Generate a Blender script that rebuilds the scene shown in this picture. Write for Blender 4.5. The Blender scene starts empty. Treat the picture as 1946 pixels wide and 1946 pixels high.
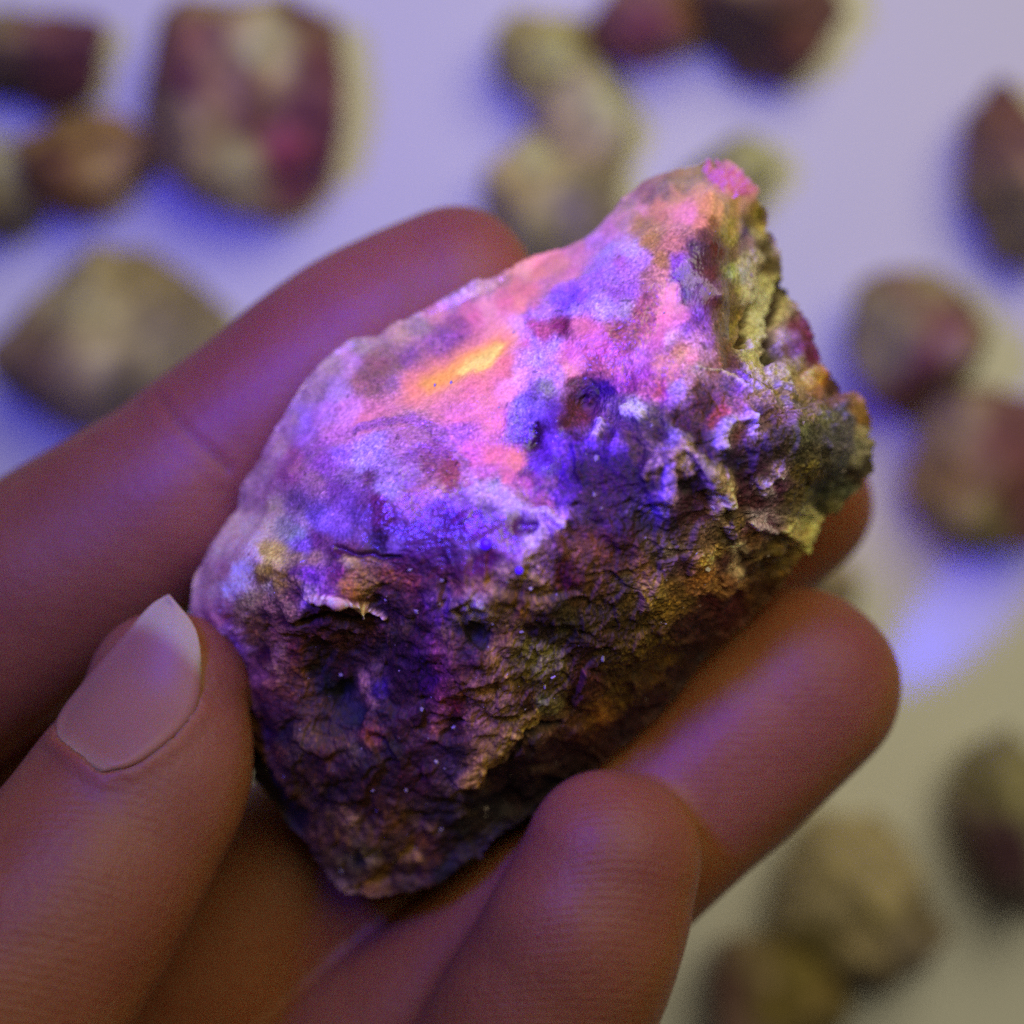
import bpy, bmesh, math, random
import numpy as np
from mathutils import Vector

random.seed(7)
rng = np.random.default_rng(7)
S = bpy.context.scene
COL = S.collection

# ------------------------------------------------------------------ camera
FOV = math.radians(30.0)
CAM_H = 0.270          # camera height above the tabletop (m)
STONE_Z = 0.120        # height at which the rock is held (m)
PX = 1946.0            # authoring grid: pixels of the photograph

cam_d = bpy.data.cameras.new('camera')
cam = bpy.data.objects.new('camera', cam_d)
COL.objects.link(cam)
cam.location = (0, 0, CAM_H)
cam.rotation_euler = (0, 0, 0)
cam_d.sensor_width = 36.0
cam_d.angle = FOV
cam_d.clip_start = 0.005
cam_d.clip_end = 20.0
cam_d.dof.use_dof = True
cam_d.dof.focus_distance = CAM_H - STONE_Z - 0.009
cam_d.dof.aperture_fstop = 11.5
cam_d.dof.aperture_blades = 0
S.camera = cam

# ------------------------------------------------------------------ world: dim room
W_ = bpy.data.worlds.new('World')
S.world = W_
W_.use_nodes = True
W_.node_tree.nodes['Background'].inputs[0].default_value = (0.90, 0.86, 0.66, 1)
W_.node_tree.nodes['Background'].inputs[1].default_value = 0.032

def aim(o, target):
    d = Vector(target) - o.location
    o.rotation_euler = d.to_track_quat('-Z', 'Y').to_euler()

# warm room lamp above and beyond the hand
ld = bpy.data.lights.new('room_lamp', 'AREA')
ld.shape = 'DISK'; ld.size = 0.28
ld.energy = 0.63
ld.color = (1.0, 0.90, 0.56)
lamp = bpy.data.objects.new('room_lamp', ld); COL.objects.link(lamp)
lamp.location = (0.085, 0.160, 0.33)
aim(lamp, (0.03, 0.13, 0.0))

# ultraviolet torch held beside the camera: a tight hot core and its wide spill
for nm, TORCH, en, ang, bl, tgt, rad in (('torch_core', (-0.055, 0.056, 0.222), 0.85, 36, 1.0, (-0.003, 0.013, 0.128), 0.009),
                                  ('torch_wide', (-0.057, 0.036, 0.222), 1.10, 105, 1.0, (0.045, 0.06, 0.0), 0.010),
                                  ('added_streak_spot', (0.0350, -0.0450, 0.0170), 0.13, 17, 0.5, (0.0625, -0.0150, 0.0), 0.002)):  # added lamp low under the hand, makes the violet streak on the table
    d = bpy.data.lights.new(nm, 'SPOT')
    d.energy = en
    d.color = (0.15, 0.015, 1.0) if nm == 'torch_core' else (0.05, 0.045, 1.0)
    d.spot_size = math.radians(ang); d.spot_blend = bl
    d.shadow_soft_size = rad
    o = bpy.data.objects.new(nm, d); COL.objects.link(o)
    o.location = TORCH
    aim(o, tgt)

S.view_settings.view_transform = 'Standard'
S.view_settings.look = 'None'
S.view_settings.exposure = 0.0
S.view_settings.gamma = 1.0
S.cycles.use_denoising = False
S.cycles.max_bounces = 8
S.cycles.sample_clamp_indirect = 4.0

# ------------------------------------------------------------------ helpers
def WP(px, py, z_mm):
    """authoring grid -> metres; z_mm is height over the held rock's middle plane"""
    z = STONE_Z + np.asarray(z_mm, dtype=np.float64) * 0.001
    s = (CAM_H - z) * 2 * math.tan(FOV / 2) / PX
    return np.stack([(np.asarray(px) - PX / 2) * s, (PX / 2 - np.asarray(py)) * s, z + 0 * s], -1)

def lin(h):
    c = np.array([int(h[i:i + 2], 16) for i in (0, 2, 4)]) / 255.0
    return np.where(c <= 0.04045, c / 12.92, ((c + 0.055) / 1.055) ** 2.4)

_perm = rng.permutation(256).astype(np.int64)
_perm = np.concatenate([_perm, _perm])
_g = rng.normal(size=(256, 3)); _g /= np.linalg.norm(_g, axis=1)[:, None]
def perlin(P):
    P = np.asarray(P, dtype=np.float64)
    I = np.floor(P).astype(np.int64); F = P - I; I &= 255
    U = F * F * F * (F * (F * 6 - 15) + 10)
    out = 0
    for dx in (0, 1):
        wx = U[:, 0] if dx else 1 - U[:, 0]
        for dy in (0, 1):
            wy = U[:, 1] if dy else 1 - U[:, 1]
            for dz in (0, 1):
                wz = U[:, 2] if dz else 1 - U[:, 2]
                h = _perm[(_perm[(_perm[(I[:, 0] + dx) & 255] + I[:, 1] + dy) & 255] + I[:, 2] + dz) & 255]
                g = _g[h]
                out = out + wx * wy * wz * (g[:, 0] * (F[:, 0] - dx) + g[:, 1] * (F[:, 1] - dy) + g[:, 2] * (F[:, 2] - dz))
    return out * 1.5
def fbm(P, octv=4, gain=0.5, ridged=False):
    a, f, s, n = 1.0, 1.0, 0.0, 0.0
    for i in range(octv):
        v = perlin(P * f + 17.3 * i)
        if ridged: v = 1 - 2 * np.abs(v)
        s = s + a * v; n += a; a *= gain; f *= 2.03
    return s / n
def sstep(a, b, x):
    t = np.clip((x - a) / (b - a), 0, 1); return t * t * (3 - 2 * t)

def mesh_np(name, V, F):
    me = bpy.data.meshes.new(name)
    V = np.asarray(V, dtype=np.float32)
    F = [np.asarray(f, dtype=np.int32) for f in F if len(f)]
    nl = sum(f.size for f in F); nf = sum(len(f) for f in F)
    me.vertices.add(len(V)); me.vertices.foreach_set('co', V.ravel())
    me.loops.add(nl); me.loops.foreach_set('vertex_index', np.concatenate([f.ravel() for f in F]))
    me.polygons.add(nf)
    tot = np.concatenate([np.full(len(f), f.shape[1]) for f in F]).astype(np.int32)
    st = np.concatenate([[0], np.cumsum(tot)[:-1]]).astype(np.int32)
    me.polygons.foreach_set('loop_start', st)
    me.polygons.foreach_set('loop_total', tot)
    me.update(calc_edges=True)
    me.polygons.foreach_set('use_smooth', np.ones(nf, dtype=bool))
    return me

def link(name, me, mat, parent=None, **props):
    o = bpy.data.objects.new(name, me); COL.objects.link(o)
    if mat: me.materials.append(mat)
    if parent: o.parent = parent
    for k, v in props.items(): o[k] = v
    return o

def set_attr(me, name, rgb):
    a = me.color_attributes.new(name, 'FLOAT_COLOR', 'POINT')
    d = np.ones((len(rgb), 4), dtype=np.float32); d[:, :3] = rgb
    a.data.foreach_set('color', d.ravel())

class NT:
    def __init__(s, name):
        s.m = bpy.data.materials.new(name); s.m.use_nodes = True
        s.t = s.m.node_tree; s.b = s.t.nodes['Principled BSDF']
    def n(s, typ, **kw):
        nd = s.t.nodes.new(typ)
        for k, v in kw.items():
            if k.startswith('i_'): nd.inputs[k[2:].replace('_', ' ')].default_value = v
            else: setattr(nd, k, v)
        return nd
    def l(s, a, b): s.t.links.new(a, b)

# ------------------------------------------------------------------ tabletop
t = NT('white_tabletop')
tc = t.n('ShaderNodeTexCoord'); nz = t.n('ShaderNodeTexNoise', i_Scale=9.0, i_Detail=3.0)
t.l(tc.outputs['Object'], nz.inputs['Vector'])
mx = t.n('ShaderNodeMix', data_type='RGBA')
mx.inputs[6].default_value = (0.84, 0.84, 0.82, 1); mx.inputs[7].default_value = (0.90, 0.90, 0.89, 1)
t.l(nz.outputs['Fac'], mx.inputs[0]); t.l(mx.outputs[2], t.b.inputs['Base Color'])
t.b.inputs['Roughness'].default_value = 0.6
bm = bmesh.new(); bmesh.ops.create_grid(bm, x_segments=2, y_segments=2, size=0.6)
me = bpy.data.meshes.new('tabletop'); bm.to_mesh(me); bm.free()
link('tabletop', me, t.m, kind='structure')

# ------------------------------------------------------------------ materials for rock
def rock_material(name, scale, em=1.0, bump=0.2, rough=(0.45, 0.8)):
    t = NT(name)
    tc = t.n('ShaderNodeTexCoord')
    ca = t.n('ShaderNodeVertexColor', layer_name='mineral')
    n1 = t.n('ShaderNodeTexNoise', i_Scale=scale, i_Detail=6.0, i_Roughness=0.65)
    n2 = t.n('ShaderNodeTexVoronoi', i_Scale=scale * 1.8)
    t.l(tc.outputs['Object'], n1.inputs['Vector']); t.l(tc.outputs['Object'], n2.inputs['Vector'])
    r = t.n('ShaderNodeMapRange'); r.inputs['From Min'].default_value = 0.3; r.inputs['From Max'].default_value = 0.7
    r.inputs['To Min'].default_value = 0.72; r.inputs['To Max'].default_value = 1.28
    t.l(n1.outputs['Fac'], r.inputs['Value'])
    vm = t.n('ShaderNodeVectorMath', operation='SCALE')
    t.l(ca.outputs['Color'], vm.inputs[0]); t.l(r.outputs['Result'], vm.inputs['Scale'])
    t.l(vm.outputs[0], t.b.inputs['Base Color'])
    rr = t.n('ShaderNodeMapRange'); rr.inputs['To Min'].default_value = rough[0]; rr.inputs['To Max'].default_value = rough[1]
    t.l(n2.outputs['Distance'], rr.inputs['Value']); t.l(rr.outputs['Result'], t.b.inputs['Roughness'])
    bp = t.n('ShaderNodeBump', i_Strength=bump, i_Distance=0.0003)
    t.l(n1.outputs['Fac'], bp.inputs['Height']); t.l(bp.outputs['Normal'], t.b.inputs['Normal'])
    return t, r

# ------------------------------------------------------------------ the held rock
OUT = [(1382,307),(1400,322),(1422,345),(1438,366),(1446,392),(1452,408),(1452,436),(1472,463),(1482,495),(1481,535),(1484,560),(1510,584),
(1533,614),(1546,655),(1549,695),(1571,710),(1586,726),(1601,748),(1630,742),(1645,765),(1653,806),(1657,846),(1652,896),(1633,926),
(1603,952),(1593,974),(1570,977),(1556,992),(1536,1022),(1511,1067),(1480,1118),(1440,1158),(1390,1200),(1340,1249),(1279,1319),
(1209,1390),(1138,1450),(1067,1505),(1017,1545),(962,1575),(905,1620),(868,1655),(838,1678),(790,1692),(706,1703),(658,1698),(628,1672),
(592,1612),(562,1572),(520,1521),(484,1480),(474,1430),(470,1390),(456,1340),(420,1268),(392,1208),(360,1158),(368,1108),(392,1057),
(410,1025),(452,968),(456,935),(493,876),(524,816),(564,755),(604,695),(665,645),(715,640),(786,600),(836,574),(886,549),(900,536),(925,533),(947,524),(1007,494),
(1067,474),(1118,453),(1158,413),(1188,372),(1239,338),(1299,323),(1334,318),(1345,312),(1368,320)]
CX, CY = 1005.0, 955.0
_o = np.array(OUT, float)
_th = np.arctan2(_o[:, 1] - CY, _o[:, 0] - CX); _rr = np.hypot(_o[:, 0] - CX, _o[:, 1] - CY)
_i = np.argsort(_th); _th, _rr = _th[_i], _rr[_i]
def Rout(th): return np.interp(th, _th, _rr, period=2 * math.pi)

HP = [(480,1060,8),(600,1060,11),(720,1075,13),(850,1110,14),(960,1110,15),(1020,1060,15.5),(1060,1020,15.5),(1150,950,14.5),(1300,900,14),
(1400,800,12.5),(1430,745,11.5),(1500,800,10),(1580,850,7),(640,760,4),(700,850,8),(800,780,8),(900,700,8),(760,900,11.5),(900,900,12.5),(1000,800,11),
(1100,650,9),(1200,700,11),(1250,600,10),(1100,550,6),(1200,480,6),(1300,430,7),(1350,370,5),(1330,550,9),(1360,650,10.5),(1372,560,9),(550,900,6),
(450,1050,4),(420,1150,3),(720,710,3.5),(1400,600,5),(1450,600,2.5),(1500,640,0),(1450,500,1),(1420,440,3),(1450,690,5),(1530,700,1),(1580,765,3.5),
(1020,840,11.6),(1060,800,12.5),(1120,770,9.5),(560,1200,9),(650,1320,2.5),(700,1400,5),(640,1500,3),(650,1620,0),(750,1650,-2),(800,1500,2.5),(850,1400,5),(650,1220,7),(800,1330,6.5),(520,1290,4),
(900,1260,11.5),(903,1210,11),(860,1170,12.5),(1000,1300,8.5),(1100,1200,10),(1200,1100,11.5),(1300,1050,11),(1400,1000,8.5),(1500,950,6),(1480,1050,3.5),
(1300,1190,6),(1200,1290,4.5),(1100,1375,3.5),(1000,1440,4),(900,1490,3.5),(960,1520,-2),(1100,1440,-1.5),(1260,1330,-2),(480,1350,3),(560,1450,4.5),
(520,1520,-2),(1350,880,14.2),(1270,910,14.6),(1310,940,12.2),(690,1160,9.5),(640,1145,12),(820,1210,11),(800,1260,9.2)]
HP += [(x, y, -3.5) for x, y in OUT[::3]]
_h = np.array(HP, float)
_K = np.hypot(_h[:, 0][:, None] - _h[:, 0], _h[:, 1][:, None] - _h[:, 1])
_A = np.block([[_K + np.eye(len(_h)) * 4.0, np.ones((len(_h), 1))], [np.ones((1, len(_h))), np.zeros((1, 1))]])
_w = np.linalg.solve(_A, np.concatenate([_h[:, 2], [0]]))
def Hf(x, y):
    out = np.full(x.shape, _w[-1])
    for (hx, hy, _), w in zip(HP, _w[:-1]): out += w * np.hypot(x - hx, y - hy)
    return out

# mineral colours: x y hex glow  (hex = how the mineral looks with light and shade on it, glow = share of it that is fluorescence)
PTS = """
700 640 b58da0 0|630 690 b08a9c 0|600 740 a88498 0|560 800 a07a92 0|530 850 9a7490 0|500 900 90707e 0|475 950 8a6a78 0|670 690 c88ad0 .2|640 740 b484d0 .2|690 730 a06478 0
620 790 c07ce0 .3|660 780 d080e0 .5|700 800 d878b0 .6|570 800 b080e8 0|580 840 b070d8 .1|640 830 c070c8 .4|600 860 8a4c98 0|560 870 904a80 0|540 900 884878 0|620 880 8a4aa8 0
650 870 a06ae0 0|660 900 8a60a0 0|690 880 b090e0 0|600 920 8a5a88 0|640 930 6a3a88 0|680 920 8050a8 0|520 920 8c6080 0
690 660 a88c92 0|760 640 c090a0 .2|800 620 a884a0 0|830 600 c880a8 .3|860 570 b888b8 0|900 550 b080b0 0|930 545 c088b0 .2|960 540 b07888 .2|1000 515 e898b0 .5
720 700 905a68 0|700 720 8c5a68 0|750 700 906078 0|780 690 8a5090 0|830 660 9a5a98 0|850 640 8a4a98 0|870 620 9a4a90 .2|900 600 d068a8 .5|930 590 f090c8 .7|960 570 e870b0 .6
990 580 f88aa8 .7|760 720 9868a0 0|800 710 905a90 0|840 690 b06088 .3|810 728 f8a0a0 .8|850 705 ffb898 .85|970 640 f8a0e0 .7|990 620 f0a0ff .5|1000 650 d860b8 .6|960 700 e070a0 .7
930 720 e87ab0 .7|900 740 f080b0 .7|960 740 f890e0 .7|990 720 e090ff .5|920 770 f080b8 .7|880 790 e078b8 .6|840 760 e080b0 .6|800 760 d080a8 .5|760 770 c878a8 .5|720 790 d078a8 .5
780 800 b070a0 .3|880 820 b060d0 .3|950 800 e878b8 .7|900 850 d868d0 .5|940 870 e870b0 .7|960 900 e070b0 .7|980 880 f08098 .7|1000 920 d060c0 .6|930 900 c060c8 .4|980 820 7a50d0 0
1000 800 7a58d0 0|990 770 9070e8 0|1010 830 5a30b0 0|720 850 a884e0 0|700 870 ac80e4 0|760 850 b070b8 .2|800 830 a86aa8 .2|830 850 8a4898 0|780 870 8a50a8 0|820 880 884878 0
860 890 8c3f62 0|850 910 904560 0|780 900 9060b0 0|740 900 9a70c0 0|740 930 a080d0 0|700 910 6a3a70 0|690 960 683a80 0|720 960 5a2058 0|730 990 501850 0|800 940 a06088 0
830 930 b078a0 0|780 960 88508a 0|830 970 603080 0|850 975 3c0860 0|870 960 8050b8 0|900 930 a880d8 0|940 920 b090d8 0|970 950 b08ae0 0|990 960 c0a0e8 0|930 980 6a40a0 0
900 1000 5a2078 0|870 990 480c60 0|800 1010 502070 0|760 1010 5a3088 0|780 1040 502068 0|820 1040 4a1860 0|750 1040 7a50b0 0|720 1030 280828 0|850 1050 3c1048 0|880 1030 5a3070 0
900 1040 6a4880 0|910 1080 4a0838 0|870 1090 3a0420 0|930 1060 4a0a40 0|960 1040 7a4888 0|980 1050 8a58a8 0|970 1010 5a2060 0|1000 1000 5a28a0 0|990 995 4a1830 0|1010 1030 c0a0e0 0
1000 1060 b090b8 0|760 1080 401028 0|800 1080 3a0c30 0|820 1100 401018 0|740 1100 704028 0|780 1110 6a3422 0|870 1110 7a5038 0|920 1100 886050 0|960 1090 907070 0|1000 1100 7a6030 0
980 1130 4a3008 0|700 1110 886a30 0|680 1100 a07850 0|720 1130 402018 0|1180 420 c080b0 .3|1160 440 c870c8 .4|1130 460 c078d8 .3|1100 480 d078b8 .5|1060 500 d880a0 .6|1020 520 e08098 .6
980 560 e07898 .6|1000 560 d87098 .6|1040 540 c870b8 .5|1080 520 d070b8 .5|1020 580 d070b0 .5|1160 480 c090f8 0|1200 480 c898ff 0|1220 500 c080f8 0|1180 500 b868d0 .2|1160 520 b078f0 0
1130 530 a868f0 0|1170 560 a060c8 0|1200 560 a868e0 0|1100 560 9050f0 0|1080 580 7a3cf0 0|1130 580 b080ff 0|1150 590 b890ff 0|1190 590 a888b8 0|1090 590 c090ff 0|1070 570 9a60f0 0
1040 590 b878f0 .2|1020 600 c080f0 .2|990 640 e090ff .4|1010 610 b060e0 .1|1220 420 b07860 .2|1240 460 b07a58 .2|1260 500 b87c60 .2|1300 440 c07890 .4|1280 470 c87888 .4|1240 540 b07088 .3
1225 570 9c5078 0|1220 600 984a68 0|1230 620 a05078 0|1280 560 f080d0 .7|1270 600 f078c8 .7|1250 630 e070c8 .7|1290 600 e078d0 .6|1260 530 d888a0 .4|1060 620 903070 .1|1075 620 5a1040 0
1020 620 b04890 .3|1040 630 b85090 .4|1100 620 d870b0 .6|1130 640 d068b0 .6|1180 630 985058 0|1200 640 985858 0|1180 660 a85080 .2|1140 670 b85090 .3|1060 660 b888ff 0|1010 650 b080ff 0
1020 680 c090ff 0|1080 670 d868b8 .6|1090 700 e07ab8 .6|1140 690 a85070 .2|1160 700 b86080 .3|1180 700 b860a0 .3|1220 680 c068c8 .4|1250 650 d068c8 .5|1270 660 a060a8 0|1270 645 d898f0 .2
1290 670 c07880 .3|1260 690 c87890 .5|1280 710 c86898 .5|1220 710 a848a8 .2|1180 720 b050b8 .3|1200 730 803070 0|1240 730 b05898 .3|1260 740 b04880 .2|1060 720 b070f0 0|1030 710 c080ff 0
980 720 f8a0ff .5|1020 740 7a50b8 0|1290 730 b890ff 0|1280 745 a878f8 0|1100 720 4a1038 0|1130 740 2c0058 0|1150 740 3c0c80 0|1110 750 340448 0|1100 770 54203c 0|1110 790 602030 0
1080 800 502030 0|1130 780 4a1850 0|1000 760 7c54d0 0|1020 780 7650cc 0|980 800 7a50d0 0|1035 735 80709a 0|1055 780 5a28b0 0|1020 820 2a0030 0|1015 840 300828 0|1050 830 7038c8 0
1065 850 7a40d0 0|1040 870 5018a0 0|1020 880 6030b8 0|1060 890 5010a0 0|1075 920 4a1080 0|1000 900 703880 0|1010 920 5a2888 0|990 940 a06890 0|1030 950 984f88 0|1050 920 80508f 0
1060 940 6a38a0 0|1030 980 c090d8 0|1070 980 b080f0 0|1060 1000 b088e0 0|1020 1010 b090d0 0|1000 985 c8a0e8 0|1085 1000 300840 0|1140 810 9060e8 0|1135 820 c0a0f8 0|1120 840 7840e0 0
1100 830 401070 0|1110 810 6a3890 0|1180 840 a070d8 0|1170 860 8050c8 0|1150 790 6a4070 0|1180 780 6a4a80 0|1200 790 cdc0e0 0|1215 785 e0d8ec 0|1160 770 604080 0|1240 800 605048 0
1200 830 5a4038 0|1230 850 786860 0|1210 860 504020 0|1260 860 8a7a80 0|1280 830 8880a8 0|1300 850 908468 0|1310 890 a09078 0|1250 880 8c7c60 0|1240 900 a89868 0|1275 870 a890e8 0
1270 900 b8a0f0 0|1265 930 b098f0 0|1265 950 c0a0e0 0|1230 920 280828 0|1300 920 180820 0|1310 950 300818 0|1100 900 2a0828 0|1150 900 3a1030 0|1120 940 402038 0|1180 930 381038 0
1200 960 382038 0|1130 980 340c28 0|1160 990 4a2848 0|1110 970 503850 0|1180 1000 341040 0|1210 980 302030 0|1240 960 604880 0|1250 970 8078b0 0|1205 970 8478a8 0|1230 1000 201020 0
1290 980 300818 0|1280 1000 200818 0|1100 1010 502830 0|1150 1020 4a1c20 0|1200 1010 301018 0|1310 620 8848c8 0|1340 620 8a48d0 0|1345 650 9a58d8 0|1330 600 7030c0 0|1300 560 5030a0 0
1290 530 5a10c0 0|1290 500 8848c8 0|1310 540 7a50a8 0|1320 640 c078d8 0|1310 680 d878b8 .5|1340 670 b070b8 .1|1330 700 a878a8 0|1310 720 b070a8 0|1360 700 905878 0
1370 620 604030 0|1385 600 705048 0|1380 660 683c38 0|1390 690 5a3048 0|1400 640 8a6c5c 0|1350 420 6a3a2c 0|1360 470 5a2430 0|1330 500 502848 0|1350 520 5a2438 0|1370 540 684068 0
1360 570 5a2840 0|1380 560 7a5870 0|1340 450 5a3048 0|1320 470 503060 0|1390 480 705068 0|1420 500 98886a 0|1400 520 a09898 0|1410 560 b0a070 0|1440 560 b8ac70 0|1450 600 b8ac74 0
1430 640 b0a468 0|1420 670 b0a468 0|1440 690 a89850 0|1410 600 786030 0|1470 540 9a8a50 0|1480 600 988850 0|1460 680 302808 0|1480 640 a89080 0|1490 640 a88888 0|1500 640 7a5058 0
1510 620 602828 0|1530 640 5a2018 0|1520 660 5a2838 0|1535 680 501020 0|1500 670 604040 0|1500 690 7a6830 0|1480 720 a09048 0|1450 710 a89450 0|1500 720 8a7838 0|1540 720 b89040 0
1560 720 a86818 0|1550 740 8a5a20 0|1575 715 301808 0|1590 740 301408 0|1580 750 5a4018 0|1520 740 8a7040 0|1540 760 5a4018 0|1600 760 6a4820 0
1380 340 d080b8 .5|1400 350 c878a8 .4|1350 330 907058 0|1300 350 a07868 .1|1260 360 906878 0|1230 380 906070 0|1200 390 b08098 .1|1290 380 d08878 .5|1340 390 e09080 .5|1300 400 f088b8 .6
1310 410 f088d0 .6|1360 400 d89080 .5|1330 420 e08890 .5|1250 400 d08080 .4|1220 400 e890c8 .4|1230 430 b07868 .2|1390 400 a87868 .2|1410 380 a87868 .1|1420 360 b07078 .1|1400 430 a08068 0
1430 400 806030 0|1430 420 504018 0|1445 400 706020 0|1450 430 907838 0|1440 440 908058 0|1418 443 402858 0|1420 455 785860 0|1400 450 9a8468 0|1380 440 907058 0|1455 470 403010 0
1470 500 3a2c08 0|1460 510 504018 0|1480 510 605040 0|1475 470 988868 0|1485 490 8a7c58 0|1440 490 a09068 0|1430 510 a89470 0|1460 540 a8985a 0
1400 730 6a3a88 0|1390 720 7a50a8 0|1420 750 806070 0|1370 760 703868 0|1400 770 805078 0|1350 760 3c1c20 0|1330 740 502a38 0|1340 770 3a1418 0|1330 790 5a3430 0|1360 790 8c3c58 0
1380 780 983a60 .1|1440 740 a08890 0|1450 760 907068 0|1480 760 706060 0|1510 770 706068 0|1540 780 706040 0|1570 790 605c48 0|1600 780 484450 0|1620 770 886030 0|1635 780 7a5820 0
1645 800 604010 0|1640 820 988868 0|1610 800 4a4448 0|1440 790 4a3040 0|1470 790 604048 0|1500 790 705060 0|1480 820 403030 0|1520 820 50503c 0|1550 820 383428 0|1580 830 403c40 0
1610 840 504850 0|1635 850 706858 0|1640 880 3a3020 0|1420 790 9070b0 0|1400 800 b090d0 0|1385 810 c8a0f0 0|1375 830 b898ff 0|1370 850 a080f0 0|1410 820 502840 0|1430 820 b090c0 0
1420 850 402848 0|1380 870 200848 0|1400 880 1c0840 0|1440 860 301840 0|1480 860 302020 0|1520 860 383020 0|1560 870 3c3428 0|1600 880 484440 0|1450 900 300c30 0|1480 920 401838 0
1420 910 2c0c30 0|1520 900 504018 0|1540 880 706030 0|1560 910 483818 0|1590 900 383428 0|1630 880 8a8068 0|1630 900 302010 0|1500 940 504020 0|1540 940 484020 0|1570 930 202010 0
1600 930 404030 0|1560 960 302c14 0|1580 960 504828 0|1340 870 a090a0 0|1350 890 b0a0a8 0|1360 910 c0b0a8 0|1370 930 c0b090 0|1380 945 c8b890 0|1355 950 b0a080 0|1300 880 9c9080 0
1320 920 301028 0|1340 950 4a2038 0|1330 980 50283c 0|1300 960 301028 0|1420 930 401838 0|1440 950 401828 0|1460 930 a890a0 0|1455 915 c0a0b0 0|1480 930 603050 0|1480 900 a88898 0
1400 950 401428 0|1430 980 9080a0 0|1450 990 a890b0 0|1460 1000 8a6890 0|1420 1000 6a4870 0|1380 970 504038 0|1400 990 5a4830 0|1370 990 a08890 0|1340 1000 786070 0|1310 1010 5a4450 0
1350 1030 604848 0|1380 1020 504030 0|1430 1010 604018 0|1500 1000 988868 0|1530 990 a09868 0|1550 980 b0a070 0|1540 1010 988458 0|1510 1020 a08c68 0|1480 1020 382810 0|1520 1030 907850 0
1300 1020 483440 0|1290 1050 605068 0|1270 1050 9080a0 0|1300 1070 402048 0|1270 1080 503850 0|1360 1050 a08458 0|1350 1060 d8c0a0 0|1330 1070 98784a 0|1400 1040 b0a0a8 0|1380 1070 4a2838 0
1400 1080 a89090 0|1330 1090 7a4c28 0|1380 1100 7a5040 0|1350 1110 8a6040 0|1320 1110 7a5038 0|1400 1110 8c6448 0|1420 1080 3a2010 0|1450 1060 4a3820 0|1480 1060 504010 0|1500 1050 604820 0
1440 1100 4a3010 0|1470 1090 4a3410 0|1430 1130 4a2c10 0|1460 1120 3c2008 0|1400 1140 3a0c10 0|1350 1140 3a0c18 0|1380 1160 380c14 0|1300 1140 5a4020 0|1280 1120 6a4c30 0
1180 880 340c48 0|1215 905 2c0a30 0|1150 870 3c1058 0|1330 830 381028 0|1300 800 4a1c30 0|1250 825 3c2030 0|1190 810 4a2858 0|1410 860 2c1040 0|1350 860 401c38 0|1290 900 50303c 0|1225 870 3c1830 0
1255 900 5a4838 0|1325 900 301020 0|1160 830 401450 0|1210 810 3c2444 0
1060 1030 583030 0|1040 1040 705060 0|1020 1060 907078 0|1010 1090 806858 0|1070 1090 400818 0|1080 1110 4a0c28 0|1040 1080 705070 0|1100 1040 6a4438 0|1140 1030 6a4030 0|1150 1050 5a342c 0
1180 1050 3c1c1c 0|1120 1080 5a3a2c 0|1170 1080 3c1c18 0|1220 1080 6a4838 0|1250 1060 3a2c28 0|1240 1030 504030 0|1180 1100 504040 0|1140 1110 503428 0|1230 1130 80683e 0|1250 1120 8a7048 0
1210 1140 6a5238 0|1260 1150 6a5020 0|1290 1150 5a4018 0|1180 1130 3a2820 0|1100 1130 4a3020 0|1060 1150 382c20 0|1030 1170 301828 0|1020 1130 5a4010 0|1080 1190 383020 0|1130 1180 403028 0
1170 1170 40301c 0|1010 1200 2a1030 0|1040 1200 201018 0|1100 1200 2c1c08 0|1150 1200 3a2418 0|1200 1180 3a2810 0|1220 1210 5c4820 0|1250 1220 4a3408 0|1300 1190 301010 0|1320 1180 2c0808 0
1210 1240 503c18 0|1260 1250 4c3408 0|1290 1240 3c2808 0|1020 1250 706848 0|1050 1260 6a6040 0|1030 1270 787050 0|1100 1240 34181c 0|1120 1280 381418 0|1160 1260 3a2808 0|1200 1280 3c2808 0
1250 1290 442c0c 0|1280 1280 281018 0|1310 1240 200808 0|1000 1290 483810 0|1050 1300 483810 0|1100 1300 341418 0|1030 1340 606048 0|1050 1350 6a6248 0|1000 1320 3a2010 0|940 1290 6a4c40 0
960 1320 7a5c4c 0|900 1320 7a5a40 0|930 1340 806048 0|890 1370 906c60 0|1000 1350 281010 0|980 1370 6a5434 0|960 1400 6a5028 0|930 1430 80643a 0|900 1450 8a6c40 0|940 1420 786038 0
900 1470 5a4010 0|885 1485 a08c70 0|870 1400 382010 0|870 1430 201010 0|1100 1360 442810 0|1140 1350 644018 0|1150 1370 7a5020 0|1130 1380 5a3c10 0|1180 1330 4a340c 0|1090 1390 4a2c18 0
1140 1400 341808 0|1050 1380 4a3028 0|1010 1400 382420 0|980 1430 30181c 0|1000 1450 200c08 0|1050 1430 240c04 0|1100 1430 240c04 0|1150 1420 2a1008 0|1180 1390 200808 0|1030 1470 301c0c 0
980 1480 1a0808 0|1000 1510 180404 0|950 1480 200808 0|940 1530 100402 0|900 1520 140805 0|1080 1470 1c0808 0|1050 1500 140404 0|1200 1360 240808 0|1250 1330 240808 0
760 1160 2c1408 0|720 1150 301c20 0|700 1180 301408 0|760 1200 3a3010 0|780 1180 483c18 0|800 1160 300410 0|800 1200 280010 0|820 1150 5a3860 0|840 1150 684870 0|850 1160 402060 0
830 1170 6a4080 0|870 1180 b0a098 0|880 1150 5a4050 0|890 1145 a898b0 0|910 1140 a890a8 0|900 1160 888080 0|850 1200 806858 0|860 1220 503830 0|870 1190 200830 0|900 1200 0c0404 0
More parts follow.
